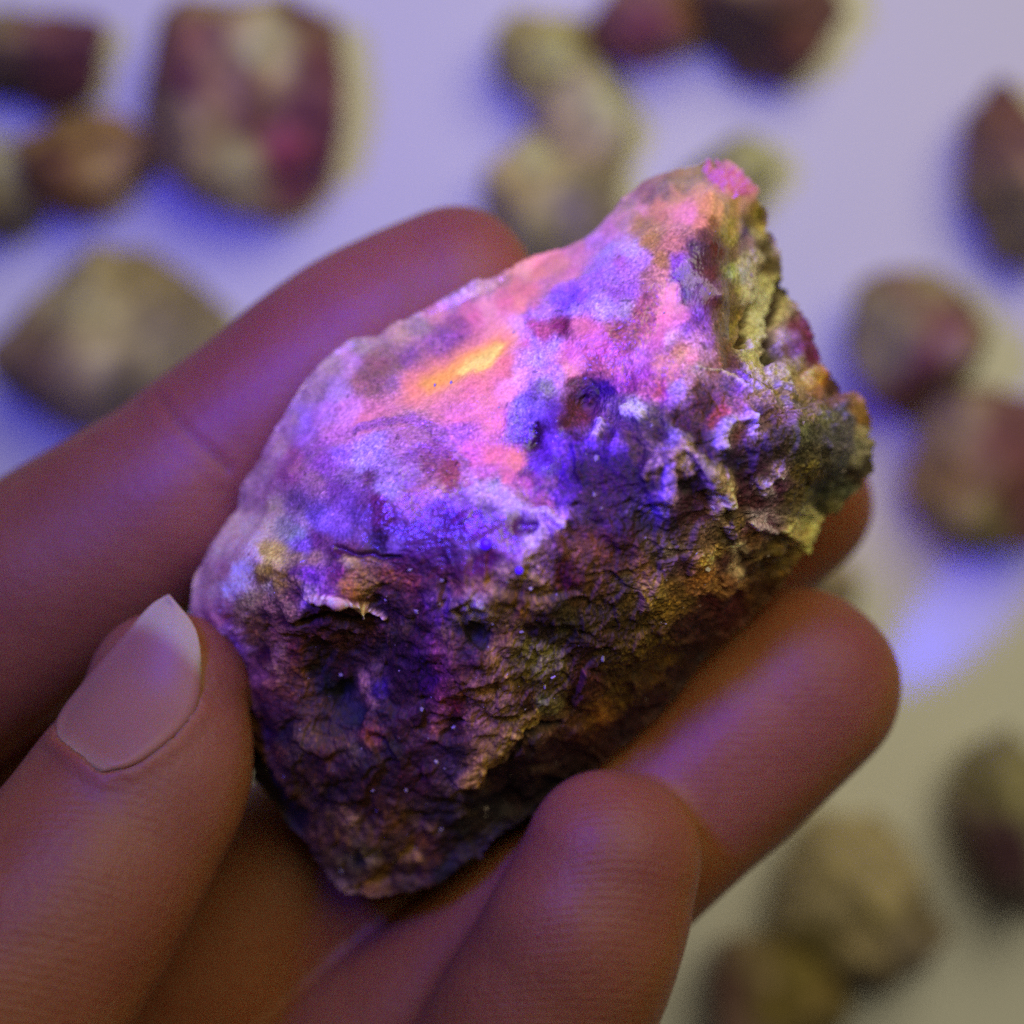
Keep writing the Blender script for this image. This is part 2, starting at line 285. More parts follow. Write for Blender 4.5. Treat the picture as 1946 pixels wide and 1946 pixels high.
910 1220 0c0404 0|890 1240 301820 0|930 1160 a08870 0|950 1150 6a5020 0|960 1200 6a5020 0|950 1230 705828 0|940 1250 907058 0|970 1180 705828 0|1000 1160 5a3c10 0|1020 1140 886c50 0
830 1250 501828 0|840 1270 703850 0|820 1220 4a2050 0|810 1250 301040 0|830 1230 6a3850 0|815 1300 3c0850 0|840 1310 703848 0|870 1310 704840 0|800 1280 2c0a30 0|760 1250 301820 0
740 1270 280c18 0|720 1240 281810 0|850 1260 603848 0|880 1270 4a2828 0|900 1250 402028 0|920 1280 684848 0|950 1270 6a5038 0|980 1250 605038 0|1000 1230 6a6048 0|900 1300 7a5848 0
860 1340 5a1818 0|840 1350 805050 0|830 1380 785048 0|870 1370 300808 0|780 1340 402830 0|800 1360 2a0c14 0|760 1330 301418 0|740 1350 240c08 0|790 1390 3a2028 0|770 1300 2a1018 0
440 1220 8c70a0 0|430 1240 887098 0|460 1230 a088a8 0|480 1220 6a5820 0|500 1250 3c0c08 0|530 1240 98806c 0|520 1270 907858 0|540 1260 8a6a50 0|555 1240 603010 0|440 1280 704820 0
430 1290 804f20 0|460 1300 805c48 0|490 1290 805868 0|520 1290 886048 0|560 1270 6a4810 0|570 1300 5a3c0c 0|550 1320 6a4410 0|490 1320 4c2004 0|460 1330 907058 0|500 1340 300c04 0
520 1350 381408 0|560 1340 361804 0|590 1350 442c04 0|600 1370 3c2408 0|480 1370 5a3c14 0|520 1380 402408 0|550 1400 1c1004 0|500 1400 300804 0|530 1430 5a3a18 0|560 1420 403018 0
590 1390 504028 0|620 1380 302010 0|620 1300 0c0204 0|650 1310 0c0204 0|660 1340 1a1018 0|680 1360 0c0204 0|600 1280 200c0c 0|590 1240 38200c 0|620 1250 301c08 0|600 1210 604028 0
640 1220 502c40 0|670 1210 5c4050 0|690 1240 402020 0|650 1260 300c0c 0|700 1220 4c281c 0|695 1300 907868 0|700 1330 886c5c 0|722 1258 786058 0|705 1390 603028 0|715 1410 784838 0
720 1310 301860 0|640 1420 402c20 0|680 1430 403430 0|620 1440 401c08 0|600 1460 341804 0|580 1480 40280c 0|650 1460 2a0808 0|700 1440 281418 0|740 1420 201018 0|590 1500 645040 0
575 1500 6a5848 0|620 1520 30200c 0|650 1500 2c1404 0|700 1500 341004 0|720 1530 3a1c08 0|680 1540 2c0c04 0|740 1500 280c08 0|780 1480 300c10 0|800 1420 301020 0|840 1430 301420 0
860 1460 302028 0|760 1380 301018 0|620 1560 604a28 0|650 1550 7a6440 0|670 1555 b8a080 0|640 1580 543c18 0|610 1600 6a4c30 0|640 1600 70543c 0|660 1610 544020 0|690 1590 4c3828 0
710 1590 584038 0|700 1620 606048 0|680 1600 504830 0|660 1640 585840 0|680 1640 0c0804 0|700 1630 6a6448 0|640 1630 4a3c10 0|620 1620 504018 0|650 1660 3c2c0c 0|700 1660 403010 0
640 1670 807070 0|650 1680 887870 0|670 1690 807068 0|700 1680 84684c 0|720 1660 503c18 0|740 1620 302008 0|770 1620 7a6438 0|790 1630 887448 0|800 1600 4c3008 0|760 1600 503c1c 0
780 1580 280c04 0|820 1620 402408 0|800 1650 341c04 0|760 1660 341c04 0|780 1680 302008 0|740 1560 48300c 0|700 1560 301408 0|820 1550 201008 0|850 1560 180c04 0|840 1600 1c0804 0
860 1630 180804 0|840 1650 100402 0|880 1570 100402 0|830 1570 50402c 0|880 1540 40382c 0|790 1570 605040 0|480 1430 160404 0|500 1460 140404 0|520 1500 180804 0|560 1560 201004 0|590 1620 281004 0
470 960 8a6c78 0|500 940 906c80 0|520 960 988078 0|560 960 604070 0|540 1000 787080 0|570 990 907098 0|560 1010 808098 0|600 980 6040a0 0|620 990 8058c8 0|640 1000 8050c0 0
660 950 7040a0 0|680 980 603890 0|680 1010 6a4080 0|600 1030 5c2860 0|620 1030 603460 0|570 1035 704ab0 0|440 1000 a08080 0|470 1000 a88c8c 0|500 990 a89088 0|490 1020 b0909c 0
480 1050 b890b0 0|450 1050 a88090 0|420 1040 a08088 0|430 1080 986880 0|400 1100 98707c 0|400 1140 a07888 0|380 1150 a07888 0|450 1080 b898b8 0|470 1080 b8a0b8 0|440 1120 b898b8 0
460 1110 b898b0 0|430 1150 90687c 0|410 1180 90647c 0|420 1200 887098 0|500 1040 8c7840 0|520 1050 988248 0|530 1070 a89060 0|510 1080 645010 0|490 1080 8c7838 0|540 1090 6c5810 0
490 1100 5c4410 0|510 1120 988878 0|530 1110 786418 0|560 1060 7a6450 0|600 1060 8c6c58 0|640 1050 400c38 0|670 1040 5a3040 0|560 1090 603068 0|590 1095 6a30a0 0|610 1085 8850a8 0
640 1090 602050 0|660 1065 a08868 0|690 1080 705030 0|660 1110 8c5c2c 0|590 1120 9880a8 0|590 1140 a890d0 0|620 1130 7a4090 0|560 1110 907050 0|500 1140 886c50 0|520 1160 806850 0
550 1160 907c5c 0|560 1130 482028 0|500 1170 300c08 0|470 1150 80704c 0|460 1180 807050 0|480 1200 7a6420 0|490 1180 706018 0|600 1160 402030 0|650 1150 380028 0|620 1180 502c30 0
680 1160 402020 0|650 1180 503840 0|600 1200 3c1818 0|540 1180 400c08 0|530 1200 886848 0
"""
# veins and seams: (points, half width px, colour, glow, relief mm)
STROKES = [
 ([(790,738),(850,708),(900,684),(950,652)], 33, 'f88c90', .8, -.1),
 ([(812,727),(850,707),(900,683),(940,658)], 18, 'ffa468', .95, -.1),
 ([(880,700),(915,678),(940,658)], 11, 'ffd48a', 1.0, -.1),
 ([(680,815),(740,805),(790,800),(830,820),(860,845),(880,880),(890,920)], 9, 'a060a8', 0, 0),
 ([(1425,575),(1420,620),(1410,660)], 8, '3c2a08', 0, -.8),
 ([(1475,540),(1470,600),(1462,650)], 8, '302010', 0, -.9),
 ([(1455,683),(1460,692)], 9, '1c1804', 0, -.9),
 ([(1420,720),(1500,760),(1560,772)], 4, '6a5828', 0, .3),
 ([(1140,812),(1133,828)], 11, 'c8a8ff', 0, .4),
 ([(1190,786),(1218,792)], 9, 'e2d8f0', 0, .5),
 ([(1274,862),(1270,900),(1264,945)], 12, 'b49cf0', 0, .5),
 ([(1228,902),(1262,870),(1300,850),(1335,872),(1352,895),(1368,925),(1384,948)], 9, 'a8988c', 0, .5),
 ([(1380,805),(1374,845)], 13, 'b898ff', 0, .6),
 ([(1392,802),(1430,792),(1436,815)], 6, 'b898d0', 0, .4),
 ([(1022,805),(1015,845)], 7, '30083c', 0, -.1),
 ([(898,1190),(914,1228)], 12, '1c1010', 0, 0),
 ([(1000,975),(1040,975),(1072,1000)], 8, 'c8a4f0', 0, .5),
 ([(985,1000),(1015,1000)], 11, '50207c', 0, -.7),
 ([(1430,992),(1452,1000),(1464,1008)], 7, 'a088b8', 0, .4),
 ([(1548,978),(1530,1005),(1520,1035)], 6, 'b4a878', 0, .4),
 ([(1500,985),(1480,1005),(1500,1020),(1515,1030)], 5, 'a8986c', 0, .4),
 ([(890,1480),(930,1430),(990,1385),(1020,1365)], 15, '846a3c', 0, .2),
 ([(905,1515),(960,1450),(1010,1395),(1060,1375)], 4, '1a0a08', 0, -.5),
 ([(480,1400),(530,1460),(590,1540),(610,1600)], 6, '4a3014', 0, .5),
 ([(570,1188),(620,1172),(680,1178)], 7, '2c0a0c', 0, -.8),
 ([(640,1040),(700,1060),(760,1065)], 6, '3c1438', 0, -.5),
 ([(590,1136),(640,1143),(690,1148)], 7, 'c0a4b4', 0, .35),
 ([(680,1146),(710,1160),(730,1176)], 4, 'c8b4ac', 0, .3),
 ([(1330,700),(1376,708),(1430,745)], 3, 'a888a0', 0, .2),
]
P_ = []
for row in PTS.strip().splitlines():
    for it in row.split('|'):
        a = it.split()
        if len(a) == 4: P_.append((float(a[0]), float(a[1]), *lin(a[2]), float(a[3])))
P_ = np.array(P_)
# a patch brighter than its neighbours is a small chip, not a big field
_lm = P_[:, 2:5] @ np.array([.3, .5, .2])
_dd = (P_[:, None, 0] - P_[:, 0]) ** 2 + (P_[:, None, 1] - P_[:, 1]) ** 2
_nb = np.argsort(_dd, 1)[:, 1:8]
P_W = np.clip((np.median(_lm[_nb], 1) + .01) / (_lm + .01), 0.22, 1.0) ** 1.1
P_W = np.where(P_[:, 5] > 0.25, 1.0, P_W)

_T = []
def paint_table():
    """mineral patches: every point takes the colour of the patches nearest to it"""
    if not _T:
        Y, X = np.mgrid[0:375, 0:351]; X = X.ravel() * 4.0 + 300; Y = Y.ravel() * 4.0 + 260
        out = np.zeros((len(X), 4))
        for s in range(0, len(X), 20000):
            d2 = ((X[s:s + 20000, None] - P_[:, 0]) ** 2 + (Y[s:s + 20000, None] - P_[:, 1]) ** 2).astype(np.float32)
            w = P_W / (d2 + 90.0) ** 2.4
            w /= w.sum(1, keepdims=True)
            out[s:s + 20000] = w @ P_[:, 2:6]
        _T.append(out.reshape(375, 351, 4))
    return _T[0]

def paint(px, py, seed=0.0):
    """mineral colour, glow and relief for points of the rock"""
    Q = np.stack([px, py, np.full_like(px, seed)], -1)
    # edges of the patches break along the grain of the crystal, which runs up to the right
    ga = 0.80 * px - 0.60 * py; gc = 0.60 * px + 0.80 * py
    G = np.stack([ga * 0.35, gc, np.full_like(px, seed)], -1)
    wx = px + 12 * fbm(Q * 0.022, 3) + 9 * fbm(G * 0.07 + 5, 4, 0.65)
    wy = py + 12 * fbm(Q * 0.022 + 40, 3) + 9 * fbm(G * 0.07 + 60, 4, 0.65)
    gx = np.clip((wx - 300) / 4.0, 0, 348.99); gy = np.clip((wy - 260) / 4.0, 0, 372.99)
    ix, iy = gx.astype(int), gy.astype(int); fx, fy = (gx - ix)[:, None], (gy - iy)[:, None]
    T_ = paint_table()
    col = (T_[iy, ix] * (1 - fx) + T_[iy, ix + 1] * fx) * (1 - fy) + (T_[iy + 1, ix] * (1 - fx) + T_[iy + 1, ix + 1] * fx) * fy
    rel = np.zeros(len(px))
    for pts, hw, hexc, glow, rl in STROKES:
        p = np.array(pts, float); d = np.full(len(px), 1e9)
        m = (px > p[:, 0].min() - 60) & (px < p[:, 0].max() + 60) & (py > p[:, 1].min() - 60) & (py < p[:, 1].max() + 60)
        if not m.any(): continue
        x, y = wx[m], wy[m]; dm = np.full(m.sum(), 1e9)
        for a, b in zip(p[:-1], p[1:]):
            ab = b - a; tt = np.clip(((x - a[0]) * ab[0] + (y - a[1]) * ab[1]) / (ab @ ab), 0, 1)
            dm = np.minimum(dm, np.hypot(x - a[0] - tt * ab[0], y - a[1] - tt * ab[1]))
        k = 1 - (sstep(hw * 0.1, hw * 1.7, dm) if glow > 0.5 else sstep(hw * 0.55, hw * 1.35, dm))
        tgt = np.array([*lin(hexc), glow])
        col[m] = col[m] * (1 - k[:, None]) + tgt * k[:, None]
        rel[m] += rl * k
    return col, rel

# light divided out of the mineral colours per zone; the underside keeps painted shade
def build_rock():
    N = 700
    g = np.linspace(-1, 1, N)
    X, Y = np.meshgrid(g, g)
    with np.errstate(divide='ignore', invalid='ignore'):
        c1 = np.abs(X) >= np.abs(Y)
        r = np.where(c1, X, Y)
        ph = np.where(c1, (math.pi / 4) * (Y / np.where(X == 0, 1, X)), math.pi / 2 - (math.pi / 4) * (X / np.where(Y == 0, 1, Y)))
    ux, uy = r * np.cos(ph), r * np.sin(ph)
    rad = np.hypot(ux, uy).ravel(); th = np.arctan2(uy, ux).ravel()
    idx = np.arange(N * N).reshape(N, N)
    bnd = np.concatenate([idx[0, :-1], idx[:-1, -1], idx[-1, :0:-1], idx[:0:-1, 0]])
    B = len(bnd)
    NR = 60
    thb = th[bnd]
    rings_r = np.linspace(1, 0, NR + 1)[1:-1]
    radb = np.repeat(rings_r, B); thk = np.tile(thb, len(rings_r))
    RAD = np.concatenate([rad, radb, [0.0]]); TH = np.concatenate([th, thk, [0.0]])
    back = np.zeros(len(RAD), bool); back[N * N:] = True
    # outline with ragged edge: rough on the right, smooth on the left
    dirx, diry = np.cos(TH), np.sin(TH)
    rough = 0.25 + 0.75 * sstep(0.0, 0.5, dirx) * (1 - 0.6 * sstep(0.1, 0.6, diry))
    E = np.stack([dirx * 9, diry * 9, np.zeros_like(TH)], -1)
    jag = rough * (9 * fbm(E * 2.2, 4, 0.6)) + 2.0 * perlin(E * 9)
    R = Rout(TH) + jag * sstep(0.6, 1.0, RAD)
    px, py = CX + RAD * R * dirx, CY + RAD * R * diry
    ze = -3.5 + 2.0 * perlin(E * 0.2 + 3)
    zf = Hf(px, py)
    prof = np.sqrt(np.clip(1 - RAD ** 14, 0, 1))
    z = ze + (np.maximum(zf, ze + 0.6) - ze) * prof
    zb = ze - (15 + 4 * perlin(np.stack([px, py, 0 * px], -1) * 0.004)) * np.clip(1 - RAD ** 3.2, 0, 1) ** 0.7
    z = np.where(back, zb, z)
    V = WP(px, py, z)
    f = np.stack([idx[:-1, :-1], idx[:-1, 1:], idx[1:, 1:], idx[1:, :-1]], -1).reshape(-1, 4)
    # y of the authoring grid points down, so the winding is flipped
    f = f[:, ::-1]
    FB = []
    prev = bnd
    for k in range(len(rings_r)):
        cur = N * N + k * B + np.arange(B)
        FB.append(np.stack([prev, np.roll(prev, -1), np.roll(cur, -1), cur], -1)[:, ::-1] if True else None)
        prev = cur
    apex = len(V) - 1
    FB = np.concatenate(FB)[:, ::-1]
    FT = np.stack([prev, np.roll(prev, -1), np.full(B, apex)], -1)
    # orient back faces opposite along the shared rim
    me = mesh_np('rough_mineral', V, [f, FB[:, ::-1], FT[:, ::-1]])
    nrm = np.zeros(len(V) * 3, dtype=np.float32)
    me.vertices.foreach_get('normal', nrm) if False else None
    nr = np.zeros((len(V), 3))
    P0 = V
    for q in (f, FB[:, ::-1]):
        a = np.cross(P0[q[:, 2]] - P0[q[:, 0]], P0[q[:, 3]] - P0[q[:, 1]])
        for j in range(4):
            for c in range(3): nr[:, c] += np.bincount(q[:, j], weights=a[:, c], minlength=len(V))
    nr[apex] = (0, 0, -1)
    ln = np.linalg.norm(nr, axis=1)[:, None]; nr = nr / np.maximum(ln, 1e-12)
    if nr[idx[N // 2, N // 2], 2] < 0:
        nr = -nr; me.flip_normals()
    # mineral paint
    col, rel = paint(px, py)
    rgb, glow = col[:, :3], col[:, 3]
    lum = rgb @ np.array([.3, .5, .2])
    M = P0 * 1000.0                                # millimetres
    smooth = sstep(0.25, 0.6, glow)
    n_lo = fbm(M * 0.16, 3)
    n_md = fbm(M * 0.55 + 9, 4, 0.55)
    n_rg = fbm(M * 0.9 + 30, 4, 0.6, ridged=True)
    n_fi = fbm(M * 3.2 + 70, 3, 0.6)
    rough_amt = 1 - 0.75 * smooth
    left = 1 - sstep(560, 760, px) * 1.0
    upper = sstep(60, -40, py - np.interp(px, [300, 560, 1000, 1100, 1400, 1440], [1200, 1060, 1050, 720, 700, 250]))
    calm = rough_amt * (1 - 0.45 * left * sstep(1250, 1100, py)) * (1 - 0.5 * upper)
    disp = 0.60 * n_lo + calm * (0.40 * n_md + 0.05 * (n_rg - 0.3) + 0.07 * n_fi) + 0.02 * n_fi
    # chipped facets: each cell of a jittered lattice is a small plane with its own tilt
    FC = M + 0.9 * np.stack([fbm(M * .3 + 90, 2), fbm(M * .3 + 95, 2), 0 * n_lo], -1)
    for cell, amp in ((5.2, 0.30), (2.3, 0.20), (1.0, 0.11)):
        G = FC / cell; I0 = np.floor(G).astype(np.int64)
        best = np.full(len(G), 9.0); tilt = np.zeros(len(G))
        for dx in (-1, 0, 1):
            for dy in (-1, 0, 1):
                for dz in (-1, 0, 1):
                    J = I0 + np.array([dx, dy, dz])
                    h = _perm[(_perm[(_perm[J[:, 0] & 255] + J[:, 1]) & 255] + J[:, 2]) & 255]
                    ctr = J + 0.5 + 0.42 * _g[h]
                    d = G - ctr; dd = (d * d).sum(1)
                    m_ = dd < best
                    best = np.where(m_, dd, best)
                    tilt = np.where(m_, (d * _g[(h * 7 + 3) & 255]).sum(1) + 0.22 * _g[(h * 5 + 1) & 255][:, 0], tilt)
        disp += amp * (0.35 + 0.65 * calm) * tilt * 1.5 * (1 - 0.75 * upper)
    # terraces: broken steps of crystal faces
    st = fbm(M * np.array([0.30, 0.55, 0.4]) + 11, 3) * 4
    disp += 0.06 * calm * (np.abs(st - np.round(st)) * 2 - 0.5)
    lumn = np.clip(lum / 0.30, 0, 1) ** 0.5
    disp += calm * 0.40 * (lumn - 0.5) + rel * 0.8
    # weathering: soften the steps, most on the glassy upper side
    D = disp[:N * N].reshape(N, N); soft = (0.32 + 0.68 * np.maximum(upper, smooth))[:N * N].reshape(N, N)
    edge = np.ones((N, N)); edge[:4] = edge[-4:] = 0; edge[:, :4] = edge[:, -4:] = 0
    for _ in range(6):
        Bl = (np.roll(D, 1, 0) + np.roll(D, -1, 0) + np.roll(D, 1, 1) + np.roll(D, -1, 1) + D) / 5
        D = D + (Bl - D) * soft * edge
    disp[:N * N] = D.ravel()
    disp += 0.07 * calm * perlin(M * 4.6 + 8) + 0.02 * perlin(M * 8.0)
    V = P0 + nr * (disp * 0.001)[:, None]
    me.vertices.foreach_set('co', V.astype(np.float32).ravel()); me.update()
    # grain of the colours
    calmc = 1 - 0.75 * np.maximum(smooth, 0.65 * upper)
    grain = np.exp(calmc * (0.50 * n_md + 1.15 * n_fi + 0.85 * perlin(M * 5.2 + 77)) + 0.10 * (1 - .6 * smooth) * perlin(M * 7.0))
    spk = sstep(0.52, 0.75, perlin(M * 2.6 + 3) + 0.35 * n_md) * (1 - smooth)
    pit = sstep(0.55, 0.8, perlin(M * 2.1 + 50) + 0.3 * n_rg) * (1 - smooth)
    gxy = np.stack([(0.80 * px - 0.60 * py) * 0.012, (0.60 * px + 0.80 * py) * 0.075, M[:, 2] * 0.3], -1)
    streak = fbm(gxy, 4, 0.6)
    rgb = rgb * (grain * np.exp(0.34 * streak * (0.4 + 0.6 * upper)))[:, None]
    rgb = rgb * (1 + 0.9 * spk[:, None]) * (1 - 0.45 * pit[:, None])
    hue = np.stack([1 + .07 * perlin(M * .8 + 5), 1 + .05 * perlin(M * 1.3 + 25), 1 + .09 * perlin(M * 1.0 + 45)], -1)
    # deep violet fluorite band right of the middle, plum crust below
    band = np.exp(-(((px - 1200) / 190) ** 2 + ((py - 905 + 0.25 * (px - 1200)) / 120) ** 2) ** 1.5)[:, None]
    rgb = rgb * (1 + band * (np.array([0.66, 0.34, 1.30]) - 1))
    plum = (sstep(1000, 820, px) * sstep(1100, 1180, py))[:, None]
    rgb = rgb * (1 + plum * (np.array([1.05, 0.80, 0.95]) - 1))
    rgb = np.clip(rgb * hue, 0.001, 1.0)
    # zone: 1 on the side turned to the torch, 0 on the brown underside (ridge between lit and shaded side)
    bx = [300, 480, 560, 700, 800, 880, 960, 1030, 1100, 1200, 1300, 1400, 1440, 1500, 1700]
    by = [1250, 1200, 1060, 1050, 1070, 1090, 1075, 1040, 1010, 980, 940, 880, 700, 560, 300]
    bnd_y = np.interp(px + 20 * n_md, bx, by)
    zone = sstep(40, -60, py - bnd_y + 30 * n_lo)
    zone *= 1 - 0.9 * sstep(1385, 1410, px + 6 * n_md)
    return me, V, rgb, glow, zone, nr, np.clip(np.maximum(upper * (px < 1385), smooth) * (0.65 + 0.6 * n_lo), 0, 1)

me, RV, rgb, glow, zone, RN, gloss = build_rock()
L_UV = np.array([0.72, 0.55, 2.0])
L_LO = np.array([0.60, 0.64, 1.25])  # set high, so shade on the lower face is painted into its colour
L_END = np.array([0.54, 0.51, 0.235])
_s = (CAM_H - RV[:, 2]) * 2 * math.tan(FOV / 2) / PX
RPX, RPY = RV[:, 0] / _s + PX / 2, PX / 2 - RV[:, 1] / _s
L = L_LO + (np.array([0.80, 0.84, 2.1]) - L_LO) * sstep(820, 560, RPX)[:, None]  # lower left darkened further in colour, for the shade there
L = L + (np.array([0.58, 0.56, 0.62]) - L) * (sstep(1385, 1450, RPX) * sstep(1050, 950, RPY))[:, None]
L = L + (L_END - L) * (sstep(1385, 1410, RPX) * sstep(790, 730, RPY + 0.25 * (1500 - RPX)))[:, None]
L_UVL = np.array([0.42, 0.34, 1.15])          # left rim made lighter in colour where the torch beam thins
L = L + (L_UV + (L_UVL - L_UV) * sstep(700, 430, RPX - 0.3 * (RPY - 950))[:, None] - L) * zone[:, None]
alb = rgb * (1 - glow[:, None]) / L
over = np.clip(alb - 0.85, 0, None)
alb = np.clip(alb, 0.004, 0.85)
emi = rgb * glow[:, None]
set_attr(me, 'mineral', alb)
set_attr(me, 'fluorescence', emi)
set_attr(me, 'polish', np.repeat(gloss[:, None], 3, 1))
t, _r = rock_material('purple_mineral', 2400.0, bump=0.32)
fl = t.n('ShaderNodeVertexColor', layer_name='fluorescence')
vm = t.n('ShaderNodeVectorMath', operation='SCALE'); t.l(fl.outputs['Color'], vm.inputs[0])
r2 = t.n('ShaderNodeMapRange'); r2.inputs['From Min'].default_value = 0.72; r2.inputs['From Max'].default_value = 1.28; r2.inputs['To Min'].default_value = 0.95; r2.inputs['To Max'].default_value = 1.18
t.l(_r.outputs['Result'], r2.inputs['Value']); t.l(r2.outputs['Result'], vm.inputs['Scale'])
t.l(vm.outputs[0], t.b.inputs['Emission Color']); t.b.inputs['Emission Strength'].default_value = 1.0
po = t.n('ShaderNodeVertexColor', layer_name='polish')
mr = t.n('ShaderNodeMapRange'); mr.inputs['To Min'].default_value = 0.72; mr.inputs['To Max'].default_value = 0.26
t.l(po.outputs['Color'], mr.inputs['Value']); t.l(mr.outputs['Result'], t.b.inputs['Roughness'])
bpn = [n for n in t.t.nodes if n.type == 'BUMP'][0]
ms = t.n('ShaderNodeMapRange'); ms.inputs['To Min'].default_value = 0.38; ms.inputs['To Max'].default_value = 0.10
t.l(po.outputs['Color'], ms.inputs['Value']); t.l(ms.outputs['Result'], bpn.inputs['Strength'])
mc = t.n('ShaderNodeMath', operation='MULTIPLY'); mc.inputs[1].default_value = 0.55
t.l(po.outputs['Color'], mc.inputs[0]); t.l(mc.outputs[0], t.b.inputs['Coat Weight']); t.b.inputs['Coat Roughness'].default_value = 0.16
t.b.inputs['Specular IOR Level'].default_value = 0.5
t.b.inputs['Subsurface Weight'].default_value = 0.25
t.b.inputs['Subsurface Radius'].default_value = (1.0, 0.6, 0.9)
t.b.inputs['Subsurface Scale'].default_value = 0.0009
rock = link('rough_mineral', me, t.m, label='large craggy purple and pink mineral glowing orange, held in the fingers of the hand', category='mineral')

# small parts and glints on the rock
_fr = RN[:, 2] > 0.15
_fx, _fy, _fv, _fn = RPX[_fr], RPY[_fr], RV[_fr], RN[_fr]
def surf(x, y):
    i = int(np.argmin((_fx - x) ** 2 + (_fy - y) ** 2)); return Vector(_fv[i]), Vector(_fn[i]).normalized()
def emat(name, base, em, strength, rough=0.3):
    t = NT(name)
    tc = t.n('ShaderNodeTexCoord'); n = t.n('ShaderNodeTexNoise', i_Scale=1500.0, i_Detail=3.0); t.l(tc.outputs['Object'], n.inputs['Vector'])
    r = t.n('ShaderNodeMapRange'); r.inputs['To Min'].default_value = 0.6; r.inputs['To Max'].default_value = 1.4; t.l(n.outputs['Fac'], r.inputs['Value'])
    c = t.n('ShaderNodeRGB'); c.outputs[0].default_value = (*base, 1)
    v = t.n('ShaderNodeVectorMath', operation='SCALE'); t.l(c.outputs[0], v.inputs[0]); t.l(r.outputs['Result'], v.inputs['Scale']); t.l(v.outputs[0], t.b.inputs['Base Color'])
    t.b.inputs['Roughness'].default_value = rough
    t.b.inputs['Emission Color'].default_value = (*em, 1); t.b.inputs['Emission Strength'].default_value = strength
    return t.m
def crystal(bm, p, ax_, r_, ln_, sides=5, rnd=random):
    """pointed prism standing on p along ax_"""
    q = Vector(ax_).normalized().to_track_quat('Z', 'Y'); a0 = rnd.uniform(0, 6.28)
    lo = [bm.verts.new(p + q @ Vector((r_ * math.cos(a0 + i * 6.283 / sides), r_ * math.sin(a0 + i * 6.283 / sides), -r_ * .5))) for i in range(sides)]
    hi = [bm.verts.new(p + q @ Vector((.75 * r_ * math.cos(a0 + i * 6.283 / sides), .75 * r_ * math.sin(a0 + i * 6.283 / sides), ln_ * rnd.uniform(.55, .75)))) for i in range(sides)]
    tip = bm.verts.new(p + q @ Vector((r_ * rnd.uniform(-.3, .3), r_ * rnd.uniform(-.3, .3), ln_)))
    for i in range(sides):
        j = (i + 1) % sides
        bm.faces.new((lo[i], lo[j], hi[j], hi[i])); bm.faces.new((hi[i], hi[j], tip))
    bm.faces.new(lo[::-1])
def bm_link(name, bm, mat, parent, smooth=False, **kw):
    me_ = bpy.data.meshes.new(name); bm.to_mesh(me_); bm.free()
    if smooth: me_.polygons.foreach_set('use_smooth', np.ones(len(me_.polygons), dtype=bool))
    return link(name, me_, mat, parent=parent, **kw)
# pink druse on the topmost point
bm = bmesh.new()
for i in range(150):
    u = random.random(); x = 1350 + 68 * u + random.gauss(0, 9); y = 322 + 34 * u + random.gauss(0, 9) + 6
    p, n = surf(x, y)
    d = n + Vector((random.gauss(.1, .5), random.gauss(.35, .5), random.gauss(0.2, .3)))
    crystal(bm, p, d, random.uniform(.10, .24) * 1e-3, random.uniform(.25, .75) * 1e-3)
bm_link('crystal_druse', bm, emat('pink_druse', (0.50, 0.20, 0.22), (0.55, 0.10, 0.32), 0.42), rock, label='fluffy pink crystal crust on the topmost point')
# two emissive beads standing in for blue glints of the torch
for x, y, r_ in ((924, 1034, 13), (987, 1083, 8)):
    bm = bmesh.new(); bmesh.ops.create_icosphere(bm, subdivisions=3, radius=r_ * 0.000033)
    o = bm_link('torch_glint', bm, emat('blue_glint', (0.1, 0.02, 0.5), (0.045, 0.0, 1.0), 1.0), rock, smooth=True)
    p, n = surf(x, y); o.location = p + n * 0.0001
# glittering flakes scattered over the crust
bm = bmesh.new(); rf = random.Random(3)
for i in range(420):
    x, y = rf.uniform(400, 1640), rf.uniform(330, 1690)
    th_ = math.atan2(y - CY, x - CX)
    if math.hypot(x - CX, y - CY) > Rout(th_) * 0.97: continue
    if y < np.interp(x, [300, 560, 1000, 1100, 1400, 1440], [1200, 1060, 1050, 720, 700, 250]) and rf.random() < .8: continue
    p, n = surf(x, y)
    nn = (n + Vector((rf.gauss(0, .45), rf.gauss(0, .45), rf.gauss(.2, .3)))).normalized()
    q = nn.to_track_quat('Z', 'Y'); r_ = (1.0 + 5.5 * rf.random() ** 3) * 0.00004; k = rf.choice((3, 4, 5)); a0 = rf.uniform(0, 6)
    c = p + n * 0.00006
    lo = [bm.verts.new(c + q @ Vector((r_ * math.cos(a0 + j * 6.283 / k), rf.uniform(.4, 1) * r_ * math.sin(a0 + j * 6.283 / k), -r_ * .6))) for j in range(k)]
    hi = [bm.verts.new(v.co + nn * r_ * .9) for v in lo]
    bm.faces.new(hi); 
    for j in range(k): bm.faces.new((lo[j], lo[(j + 1) % k], hi[(j + 1) % k], hi[j]))
bm_link('mica_flakes', bm, emat('mica', (0.42, 0.34, 0.30), (0, 0, 0), 0.0, 0.12), rock, kind='stuff')

# ------------------------------------------------------------------ hand
def catmull(P, n=10):
    P = np.array(P, float); out = []
    Q = np.vstack([2 * P[0] - P[1], P, 2 * P[-1] - P[-2]])
    for i in range(1, len(Q) - 2):
        for k in range(n):
            t_ = k / n; a, b, c, d = Q[i - 1], Q[i], Q[i + 1], Q[i + 2]
            out.append(0.5 * ((2 * b) + (-a + c) * t_ + (2 * a - 5 * b + 4 * c - d) * t_ ** 2 + (-a + 3 * b - 3 * c + d) * t_ ** 3))
    out.append(P[-1]); return np.array(out)

